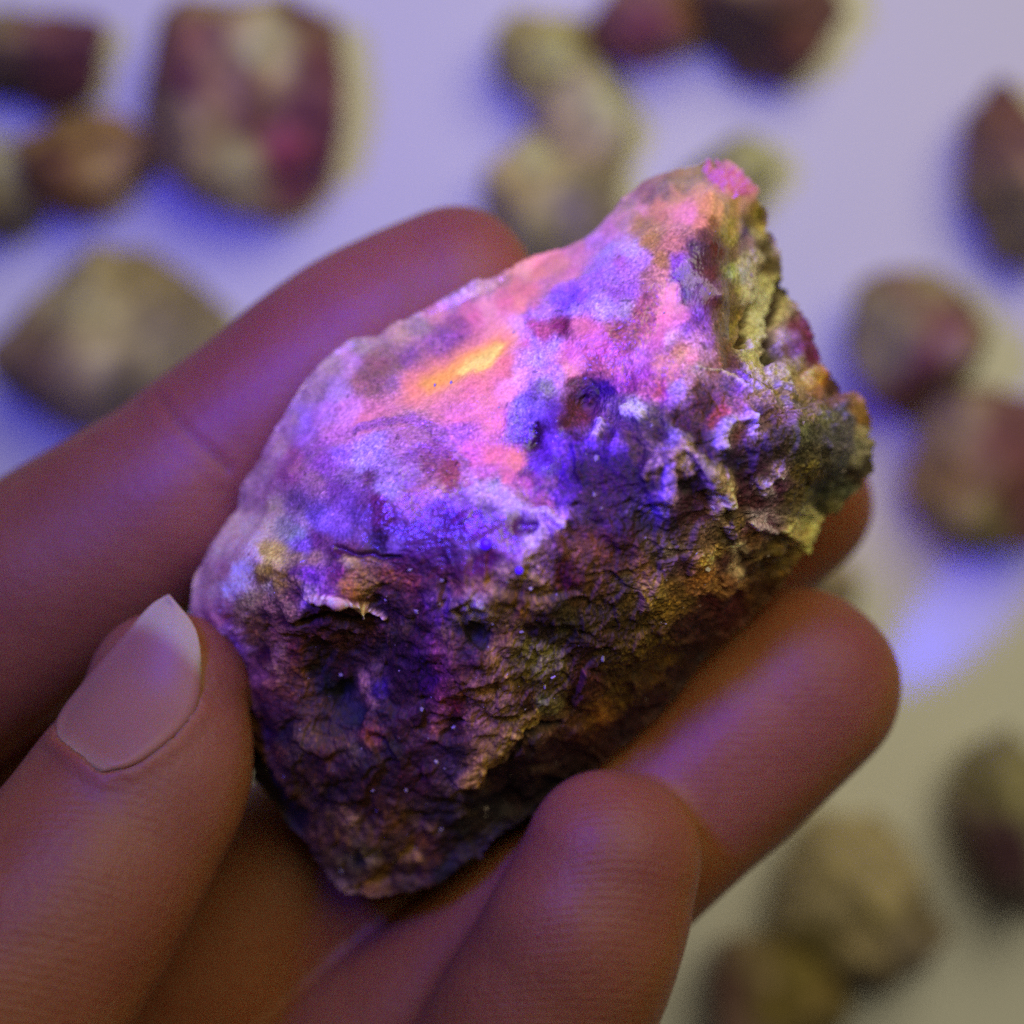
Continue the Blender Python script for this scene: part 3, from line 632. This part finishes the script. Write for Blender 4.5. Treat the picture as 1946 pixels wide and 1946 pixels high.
def tube(pts, seg=40, flat=1.0):
    """pts tip->base: (px, py, z mm, radius px). Closed tapered tube with a rounded tip."""
    C = catmull(pts, 8)
    W = WP(C[:, 0], C[:, 1], C[:, 2])
    s = (CAM_H - W[:, 2]) * 2 * math.tan(FOV / 2) / PX
    R = C[:, 3] * s
    T = np.gradient(W, axis=0); T /= np.linalg.norm(T, axis=1)[:, None]
    up = np.array([0, 0, 1.0])
    cs, rs, ts = [], [], []
    for a in np.linspace(0.06, math.pi / 2, 10)[:-1]:     # rounded tip, slightly blunt
        cs.append(W[0] - T[0] * R[0] * math.cos(a) ** 0.95); rs.append(R[0] * math.sin(a) ** 0.85); ts.append(T[0])
    for i in range(len(W)): cs.append(W[i]); rs.append(R[i]); ts.append(T[i])
    V = []; F = []
    for c, r_, tt in zip(cs, rs, ts):
        sd = np.cross(up, tt); sd /= np.linalg.norm(sd); nn = np.cross(tt, sd)
        for k in range(seg):
            a = 2 * math.pi * k / seg
            V.append(c + r_ * (math.cos(a) * sd + flat * math.sin(a) * nn))
    n = len(cs)
    for i in range(n - 1):
        for k in range(seg):
            F.append((i * seg + k, i * seg + (k + 1) % seg, (i + 1) * seg + (k + 1) % seg, (i + 1) * seg + k))
    V.append(cs[0] - ts[0] * rs[0] * 0.3); V.append(cs[-1])
    a0, a1 = len(V) - 2, len(V) - 1
    for k in range(seg):
        F.append((a0, (k + 1) % seg, k)); F.append((a1, (n - 1) * seg + k, (n - 1) * seg + (k + 1) % seg))
    return V, F

FING = {
 'index':  [(856,562,-13,166),(760,612,-13,176),(662,672,-13,183),(510,795,-13,186),(400,880,-13,190),(315,955,-13,198),(110,1090,-15,212),(-90,1230,-18,228),(-300,1390,-22,240)],
 'middle': [(1488,955,-20,164),(1400,1015,-21,170),(1200,1150,-22,176),(870,1425,-22,190),(560,1690,-20,212),(330,1900,-21,235),(80,2120,-24,250)],
 'ring':   [(1520,1308,-9,186),(1420,1400,-9,190),(1330,1485,-9,188),(1170,1632,-9,186),(1020,1770,-10,190),(870,1900,-11,196),(600,2130,-14,210),(300,2400,-18,225)],
 'pinky':  [(1160,1640,1,172),(1140,1700,1,184),(1110,1772,1,193),(1075,1850,0,200),(1025,1945,-1,206),(920,2150,-4,214),(780,2400,-8,225)],
 'thumb':  [(318,1318,0,156),(300,1400,1,186),(272,1480,2,204),(215,1575,3,215),(140,1690,5,230),(20,1860,7,250),(-120,2060,8,270),(-300,2300,6,300)],
}
verts, faces = [], []
for k, p in FING.items():
    v, f = tube(p, flat=0.92 if k != 'thumb' else 0.88)
    o = len(verts); verts += list(v); faces += [tuple(i + o for i in q) for q in f]
# palm: a broad pad joining the finger roots, low under the thumb
for (a, b, c, r_) in (((-350, 1700, -36), (400, 2450, -36), 0, 420), ((100, 1750, -38), (520, 2050, -36), 0, 230), ((-350, 1500, -30), (150, 1500, -36), 0, 240)):
    v, f = tube([(*a, r_), ((a[0] + b[0]) / 2, (a[1] + b[1]) / 2, (a[2] + b[2]) / 2, r_), (*b, r_)], flat=0.5)
    o = len(verts); verts += list(v); faces += [tuple(i + o for i in q) for q in f]
hm = bpy.data.meshes.new('hand_raw'); hm.from_pydata([tuple(v) for v in verts], [], faces); hm.update()
bm = bmesh.new(); bm.from_mesh(hm); bmesh.ops.recalc_face_normals(bm, faces=bm.faces); bm.to_mesh(hm); bm.free()
ho = bpy.data.objects.new('hand_raw', hm); COL.objects.link(ho)
m = ho.modifiers.new('r', 'REMESH'); m.mode = 'VOXEL'; m.voxel_size = 0.00055
m = ho.modifiers.new('s', 'SMOOTH'); m.factor = 0.5; m.iterations = 4
dg = bpy.context.evaluated_depsgraph_get()
hand_me = bpy.data.meshes.new_from_object(ho.evaluated_get(dg))
bpy.data.objects.remove(ho); hand_me.name = 'hand'

def sub_mesh(me_):
    o = bpy.data.objects.new('tmp', me_); COL.objects.link(o)
    m = o.modifiers.new('s', 'SUBSURF'); m.levels = 1; m.render_levels = 1
    r_ = bpy.data.meshes.new_from_object(o.evaluated_get(bpy.context.evaluated_depsgraph_get()))
    bpy.data.objects.remove(o); return r_
hand_me = sub_mesh(hand_me); hand_me.name = 'hand'

NAIL_L = [(108,1402),(112,1358),(160,1294),(208,1238),(252,1188),(286,1150),(318,1130)]
NAIL_R = [(198,1470),(262,1450),(330,1400),(374,1345),(383,1280),(372,1196),(322,1130)]
nv = len(hand_me.vertices)
co = np.empty(nv * 3); hand_me.vertices.foreach_get('co', co); co = co.reshape(-1, 3)
no = np.empty(nv * 3); hand_me.vertices.foreach_get('normal', no); no = no.reshape(-1, 3)
s_ = (CAM_H - co[:, 2]) * 2 * math.tan(FOV / 2) / PX
hx, hy = co[:, 0] / s_ + PX / 2, PX / 2 - co[:, 1] / s_
def dpoly(x, y, pts):
    d = np.full(len(x), 1e9); p = np.array(pts, float)
    for a, b in zip(p[:-1], p[1:]):
        ab = b - a; tt = np.clip(((x - a[0]) * ab[0] + (y - a[1]) * ab[1]) / (ab @ ab), 0, 1)
        d = np.minimum(d, np.hypot(x - a[0] - tt * ab[0], y - a[1] - tt * ab[1]))
    return d
def inside(x, y, poly):
    c = np.zeros(len(x), bool); p = np.array(poly, float)
    for i in range(len(p)):
        a, b = p[i], p[i - 1]
        cr = ((a[1] > y) != (b[1] > y)) & (x < (b[0] - a[0]) * (y - a[1]) / (b[1] - a[1] + 1e-9) + a[0])
        c ^= cr
    return c
front = sstep(0.0, 0.35, no[:, 2])
poly = NAIL_L + NAIL_R[::-1]
ins = inside(hx, hy, poly)
thumbz = co[:, 2] > STONE_Z - 0.007
disp = np.zeros(nv)
fold = dpoly(hx, hy, [NAIL_L[0]] + NAIL_R[:4])
disp += np.where(~ins & thumbz, 0.22 * np.exp(-((fold - 10) / 18) ** 2), 0) * front
disp -= np.where(ins & thumbz, 0.30 * sstep(0, 16, dpoly(hx, hy, poly + poly[:1])), 0)
# joint creases on the index finger and the ring finger pad
for line, dep, w in (([(305,760),(330,795),(370,835),(430,890)], 0.12, 12),):
    d = dpoly(hx, hy, line)
    disp -= dep * np.exp(-(d / w) ** 2) * front
    disp += 0.05 * np.exp(-((d - 26) / 16) ** 2) * front
MM = co * 1000
disp += 0.16 * fbm(MM * 0.12, 2) + 0.035 * fbm(MM * 0.7 + 4, 3)
co2 = co + no * (disp * 0.001)[:, None]
hand_me.vertices.foreach_set('co', co2.astype(np.float32).ravel()); hand_me.update()
hand_me.polygons.foreach_set('use_smooth', np.ones(len(hand_me.polygons), dtype=bool))

t = NT('skin')
tc = t.n('ShaderNodeTexCoord')
n1 = t.n('ShaderNodeTexNoise', i_Scale=70.0, i_Detail=4.0); t.l(tc.outputs['Object'], n1.inputs['Vector'])
mx = t.n('ShaderNodeMix', data_type='RGBA')
r_ = t.n('ShaderNodeMapRange'); r_.inputs['From Min'].default_value = 0.35; r_.inputs['From Max'].default_value = 0.65; t.l(n1.outputs['Fac'], r_.inputs['Value'])
mx.inputs[6].default_value = (0.245, 0.076, 0.031, 1); mx.inputs[7].default_value = (0.305, 0.115, 0.043, 1)
t.l(r_.outputs['Result'], mx.inputs[0]); t.l(mx.outputs[2], t.b.inputs['Base Color'])
t.b.inputs['Subsurface Weight'].default_value = 1.0
t.b.inputs['Subsurface Radius'].default_value = (1.0, 0.35, 0.2)
t.b.inputs['Subsurface Scale'].default_value = 0.0022
t.b.inputs['Roughness'].default_value = 0.55
t.b.inputs['Specular IOR Level'].default_value = 0.35
wv = t.n('ShaderNodeTexWave', wave_type='RINGS', i_Scale=520.0, i_Distortion=2.5, i_Detail=1.0); wv.inputs['Detail Scale'].default_value = 0.25
mp = t.n('ShaderNodeMapping'); mp.inputs['Location'].default_value = (-0.020, 0.013, -0.118)
t.l(tc.outputs['Object'], mp.inputs['Vector']); t.l(mp.outputs['Vector'], wv.inputs['Vector'])
b1 = t.n('ShaderNodeBump', i_Strength=0.12, i_Distance=0.0001); t.l(wv.outputs['Fac'], b1.inputs['Height'])
n2 = t.n('ShaderNodeTexNoise', i_Scale=1500.0, i_Detail=3.0); t.l(tc.outputs['Object'], n2.inputs['Vector'])
b2 = t.n('ShaderNodeBump', i_Strength=0.26, i_Distance=0.0003); t.l(n2.outputs['Fac'], b2.inputs['Height'])
t.l(b1.outputs['Normal'], b2.inputs['Normal']); t.l(b2.outputs['Normal'], t.b.inputs['Normal'])
SKIN = t.m
hand_me.materials.clear()
hand = link('hand', hand_me, SKIN, label='hand coming in from the lower left with fingers and thumb gripping the large purple mineral', category='hand')

# thumbnail: a thick curved plate over the outer half of the thumb
ax = catmull([(352, 1118, -3.0, 150), (338, 1210, -1.2, 152)] + FING['thumb'], 10)
def thumb_z(x, y, extra=0.15):
    d = np.hypot(ax[:, 0] - x, ax[:, 1] - y); i = int(np.argmin(d))
    c = ax[i]; r_px = c[3] + 4; dd = min(d[i] / r_px, 0.985)
    mmpx = 1000 * (CAM_H - STONE_Z) * 2 * math.tan(FOV / 2) / PX
    return c[2] + r_px * 0.90 * math.sqrt(1 - dd * dd) * mmpx + extra
nu, nvv = 22, 30
Lc = catmull([(a, b, 0) for a, b in NAIL_L], 8)[:, :2]; Rc = catmull([(a, b, 0) for a, b in NAIL_R], 8)[:, :2]
V = []; F = []; NG = np.zeros((nvv + 1, nu + 1, 3))
for side in (0, 1):
    for j in range(nvv + 1):
        v = j / nvv
        lp = np.array([np.interp(v, np.linspace(0, 1, len(Lc)), Lc[:, k]) for k in (0, 1)])
        rp = np.array([np.interp(v, np.linspace(0, 1, len(Rc)), Rc[:, k]) for k in (0, 1)])
        for i in range(nu + 1):
            u = i / nu
            p = lp * (1 - u) + rp * u
            # proximal edge curves as the lunula end of a nail
            p = p + np.array([-10, 16]) * 4 * u * (1 - u) * max(0, 1 - v * 4) * 0.35
            zt = thumb_z(*p)
            if v > 0.8:                     # free edge leaves the finger in a straight line
                zt += 0.0
            if side == 0: NG[j, i] = (p[0], p[1], zt)
            q3 = NG[j, i]; V.append((q3[0], q3[1], q3[2] - (0.45 if side else 0)))
off = (nu + 1) * (nvv + 1)
for side in (0, 1):
    for j in range(nvv):
        for i in range(nu):
            a = side * off + j * (nu + 1) + i
            q = (a, a + 1, a + nu + 2, a + nu + 1); F.append(q if side == 0 else q[::-1])
for j in range(nvv):
    for i in (0, nu):
        a = j * (nu + 1) + i; b = a + nu + 1; F.append((a, b, b + off, a + off) if i == 0 else (b, a, a + off, b + off))
for i in range(nu):
    for j in (0, nvv):
        a = j * (nu + 1) + i; F.append((a + 1, a, a + off, a + 1 + off) if j == 0 else (a, a + 1, a + 1 + off, a + off))
V = np.array(V)
# seat the plate on the thumb: never under the skin except at its root and right-hand fold
_m = (hx > 60) & (hx < 420) & (hy > 1080) & (hy < 1520) & thumbz & (no[:, 2] > 0)
tx, ty, tz = hx[_m], hy[_m], (co2[_m, 2] - STONE_Z) * 1000
Z = NG[:, :, 2].copy(); HZ = np.full_like(Z, -99.0)
for j in range(nvv + 1):
    for i in range(nu + 1):
        d = (tx - NG[j, i, 0]) ** 2 + (ty - NG[j, i, 1]) ** 2
        if d.min() < 90: HZ[j, i] = tz[np.argsort(d)[:4]].max()
        vj, ui = j / nvv, i / nu
        if HZ[j, i] > -90: Z[j, i] = max(Z[j, i], HZ[j, i] + 0.16)
for _ in range(8):
    Zp = np.pad(Z, 1, mode='edge'); Z = (Zp[2:, 1:-1] + Zp[:-2, 1:-1] + Zp[1:-1, 2:] + Zp[1:-1, :-2] + 2 * Z) / 6
    Z = np.where(HZ > -90, np.maximum(Z, HZ + 0.08), Z)
vj = (np.arange(nvv + 1) / nvv)[:, None]; ui = (np.arange(nu + 1) / nu)[None, :]
Z -= 0.40 * np.clip(1 - vj / 0.10, 0, 1) + 0.30 * np.clip((ui - 0.92) / 0.08, 0, 1) * (vj < 0.72)
V[:, 2] = np.concatenate([Z.ravel(), Z.ravel() - 0.40])
V = WP(V[:, 0], V[:, 1], V[:, 2])
nm = bpy.data.meshes.new('fingernail'); nm.from_pydata([tuple(v) for v in V], [], F); nm.update()
bm = bmesh.new(); bm.from_mesh(nm); bmesh.ops.recalc_face_normals(bm, faces=bm.faces); bm.to_mesh(nm); bm.free()
nm.polygons.foreach_set('use_smooth', np.ones(len(nm.polygons), dtype=bool))
uu = np.tile(np.tile(np.linspace(0, 1, nu + 1), nvv + 1), 2); vv = np.tile(np.repeat(np.linspace(0, 1, nvv + 1), nu + 1), 2)
base = np.array([0.31, 0.135, 0.070]); freec = np.array([0.44, 0.35, 0.15]); root = np.array([0.40, 0.23, 0.10])
edge = sstep(0.66, 0.80, vv + 0.20 * (uu - 0.5) ** 2 + 0.10 * uu * sstep(0.55, 1.0, vv))
ncol = base * (1 - edge[:, None]) + freec * edge[:, None]
k = sstep(0.14, 0.0, vv)[:, None]; ncol = ncol * (1 - k) + root * k
kk = np.exp(-(((vv - 0.93) / 0.022) ** 2 + ((uu - 0.45) / 0.22) ** 2))[:, None]
ncol = ncol * (1 - 0.55 * kk) + np.array([0.22, 0.16, 0.08]) * 0.55 * kk
set_attr(nm, 'nail_colour', ncol)
t = NT('nail')
ca = t.n('ShaderNodeVertexColor', layer_name='nail_colour'); t.l(ca.outputs['Color'], t.b.inputs['Base Color'])
t.b.inputs['Roughness'].default_value = 0.5
t.b.inputs['Specular IOR Level'].default_value = 0.25
t.b.inputs['Subsurface Weight'].default_value = 0.5; t.b.inputs['Subsurface Scale'].default_value = 0.001
tc = t.n('ShaderNodeTexCoord'); n2 = t.n('ShaderNodeTexNoise', i_Scale=900.0, i_Detail=3.0); t.l(tc.outputs['Object'], n2.inputs['Vector'])
b2 = t.n('ShaderNodeBump', i_Strength=0.15, i_Distance=0.0001); t.l(n2.outputs['Fac'], b2.inputs['Height']); t.l(b2.outputs['Normal'], t.b.inputs['Normal'])
link('fingernail', nm, t.m, parent=hand)

# ------------------------------------------------------------------ stones lying on the table
def TP(px, py, z=0.0):
    s = (CAM_H - z) * 2 * math.tan(FOV / 2) / PX
    return (px - PX / 2) * s, (PX / 2 - py) * s
def table_stone(label, cx, cy, rx, ry, rot, h, cols, seed, pts=None, square=0.0):
    """cx,cy centre, rx,ry half sizes (grid px at the stone's mid height), h height in mm"""
    bm = bmesh.new(); bmesh.ops.create_icosphere(bm, subdivisions=5, radius=1)
    V = np.array([v.co[:] for v in bm.verts])
    m_ = bpy.data.meshes.new('stone'); bm.to_mesh(m_); bm.free()
    zc = h * 0.0005
    s = (CAM_H - zc) * 2 * math.tan(FOV / 2) / PX
    X, Y = TP(cx, cy, zc)
    D = V / np.linalg.norm(V, axis=1)[:, None]
    # chipped flat faces: clip a ball by a few random planes
    rg = np.random.default_rng(seed)
    rad = np.ones(len(D)) * 1.12
    for _ in range(13):
        n = rg.normal(size=3); n /= np.linalg.norm(n); dd = rg.uniform(0.68, 1.0)
        c = D @ n; rad = np.minimum(rad, np.where(c > 0.05, dd / np.maximum(c, 0.05), 9))
    rad = np.maximum(rad, 0.62) * 1.08 * (1 + 0.20 * fbm(D * 1.9 + seed, 3) + 0.07 * fbm(D * 6 + seed, 3, .6))
    Q = D * rad[:, None]
    Q[:, 2] = np.clip(Q[:, 2], -0.75, 2)
    Q *= np.array([rx * s, ry * s, h * 0.001 / 1.6])
    Q[:, 2] -= Q[:, 2].min()
    c_, s2 = math.cos(rot), math.sin(rot)
    Q = np.stack([Q[:, 0] * c_ - Q[:, 1] * s2, Q[:, 0] * s2 + Q[:, 1] * c_, Q[:, 2]], -1)
    m_.vertices.foreach_set('co', Q.astype(np.float32).ravel())
    m_.polygons.foreach_set('use_smooth', np.ones(len(m_.polygons), dtype=bool)); m_.update()
    # mineral patches: each colour spot given as an offset in px from the centre
    pxx, pyy = Q[:, 0] / s, -Q[:, 1] / s
    A = np.array([(a, b, *lin(c)) for a, b, c in cols])
    M = Q * 1000
    wx = pxx + 22 * fbm(M * .25 + seed, 3); wy = pyy + 22 * fbm(M * .25 + seed + 30, 3)
    d2 = (wx[:, None] - A[:, 0]) ** 2 + (wy[:, None] - A[:, 1]) ** 2
    w = 1 / (d2 + 200) ** 2; w /= w.sum(1, keepdims=True)
    c = w @ A[:, 2:]
    c = c * np.exp(0.7 * fbm(M * 0.45, 3) + 0.4 * fbm(M * 1.2, 3))[:, None] / np.array([0.44, 0.41, 0.72 if cy < 1150 else 0.29])
    c = 1.12 * (0.84 * c + 0.16 * c.mean(1, keepdims=True))
    set_attr(m_, 'mineral', np.clip(c, 0.01, 0.8))
    o = link('loose_stone', m_, STONE, label=label, category='stone', group='loose mineral stones scattered on the white table')
    o.location = (X, Y, 0.0003)
    return o
STONE = rock_material('loose_stone_mineral', 500.0, bump=0.5)[0].m

ST = [
 ('dark brown and purple stone cut off by the upper left corner', 60,105,140,88,0.1,16,[(-60,-40,'70603c'),(0,-60,'6a4a3c'),(60,-20,'5c3038'),(90,-10,'4a2030'),(-20,10,'6a5038'),(-30,60,'2c1818'),(40,50,'402028'),(-90,40,'4a3828')],11),
 ('ochre brown stone below the dark stone at the upper left', 168,302,112,98,0.3,16,[(0,-60,'806020'),(-40,20,'4c2c04'),(30,-20,'785818'),(-30,60,'5c3804'),(60,40,'8c7040'),(90,60,'684048'),(-70,-20,'7a5c2c')],12),
 ('grey green stone at the left edge beside the ochre stone', -15,355,75,105,0.0,16,[(0,0,'6c6448'),(20,-50,'8a8468'),(10,50,'504430')],13),
 ('large maroon stone with cream patches, top left of the mineral', 490,182,172,182,-0.15,24,[(-40,-140,'7a6438'),(40,-130,'80703c'),(60,-60,'9c8c58'),(20,-30,'a89460'),(90,-110,'4c2028'),(120,-30,'582830'),(110,60,'542430'),(60,120,'6c2038'),(80,150,'602030'),(-60,-70,'684038'),(-110,-40,'6a3c38'),(-110,20,'4c1828'),(-60,10,'745044'),(10,0,'644034'),(-10,80,'5c3434'),(-70,100,'786038'),(-20,140,'8c8050'),(-130,60,'786040')],14),
 ('large grey olive stone behind the index finger', 232,672,205,180,0.5,20,[(-60,-120,'8a7c50'),(40,-130,'7c6c40'),(100,-60,'6a5c44'),(-20,-60,'8c8054'),(-110,20,'5c4438'),(-130,80,'583c34'),(-60,40,'746048'),(0,20,'908058'),(40,60,'54483c'),(-100,120,'785c50'),(100,20,'746850')],15),
 ('olive yellow stone at the top centre', 1040,98,108,76,-0.2,15,[(-60,10,'7c7038'),(-20,-20,'88783c'),(20,10,'a09c58'),(60,-20,'7c6c40'),(60,30,'80785c')],16),
 ('dull maroon stone at the top edge right of the olive one', 1232,42,98,84,0.1,17,[(-40,20,'6c3c3c'),(20,0,'704440'),(-20,60,'6c2c3c'),(60,-30,'785044'),(-60,-40,'74503c')],17),
 ('dark brown stone cut by the top edge, right of the maroon one', 1462,28,130,98,-0.2,18,[(-60,30,'40281c'),(0,40,'3c2418'),(-60,-40,'6c5438'),(40,0,'603c30'),(80,-30,'583830'),(20,70,'4c2820')],18),
 ('pale mauve grey stone between the two olive stones', 1092,242,88,135,0.1,13,[(0,-60,'90806a'),(-20,0,'8c785e'),(30,20,'90806a'),(50,-20,'9c9878'),(0,60,'7c6858')],19),
 ('olive stone with a lilac patch touching the index fingertip', 1035,382,122,132,0.0,15,[(-60,-50,'9a8450'),(-20,-70,'ac9864'),(-60,20,'8c783c'),(20,-10,'908048'),(60,0,'6c6050'),(50,30,'6c5c68'),(-20,70,'7c7044')],20),
 ('pale olive stone half hidden behind the tip of the mineral', 1378,352,90,68,0.45,13,[(0,0,'80784c'),(40,-30,'8c8860'),(-40,10,'706840')],21),
 ('reddish brown stone cut by the right edge near the top', 1925,345,74,160,0.1,17,[(0,-120,'5c3428'),(-20,-50,'64402c'),(10,0,'7c5c40'),(-30,60,'605030'),(10,90,'6a5c38'),(30,-80,'5c3830')],22),
 ('round maroon stone with olive rim above the right hand gap', 1748,648,118,140,0.05,19,[(-80,-40,'706440'),(-40,-80,'705440'),(0,-100,'78683c'),(60,-60,'604834'),(20,-10,'6c4038'),(-20,60,'5c2c30'),(-40,100,'542c2c'),(30,40,'846454'),(80,40,'5c5030'),(70,90,'605434'),(-90,40,'706440')],23),
 ('maroon and yellow brown stone at the right edge below the round one', 1885,898,140,130,-0.3,18,[(-90,-80,'7c6840'),(-90,20,'705824'),(-60,70,'80704c'),(0,-60,'583038'),(40,-20,'582c34'),(20,50,'5c3438'),(60,90,'50303c'),(-30,100,'5c5040'),(-30,0,'684838')],24),
 ('small mauve grey stone peeping out above the ring fingertip', 1588,1105,42,46,0.3,9,[(0,0,'80706c'),(10,20,'6c5c5c')],25),
 ('olive stone with a dark purple side at the lower right edge', 1928,1572,92,150,0.15,18,[(-30,-90,'6c6238'),(0,-30,'605830'),(-50,0,'3c2028'),(-40,50,'3c2028'),(20,60,'807858'),(0,110,'402c2c'),(40,-80,'605830')],26),
 ('large tan stone lying below the ring finger on the right', 1635,1722,176,142,-0.35,18,[(-60,-100,'7c6c40'),(40,-110,'807044'),(-80,-20,'807048'),(0,-20,'7c6c3c'),(40,30,'64543c'),(-20,50,'907c4c'),(80,20,'685838'),(100,90,'605040'),(-90,60,'483c14'),(-20,110,'483828'),(40,110,'50402c')],27),
 ('brown and yellow stone at the bottom edge left of the tan stone', 1462,1905,122,112,0.2,17,[(-80,-40,'4c3028'),(-20,-60,'6c5830'),(40,-80,'5c4c10'),(0,-10,'544408'),(70,-20,'64501c'),(50,40,'4c3c10'),(-30,60,'705840'),(-80,40,'583c30')],28),
]
for a in ST: table_stone(*a)
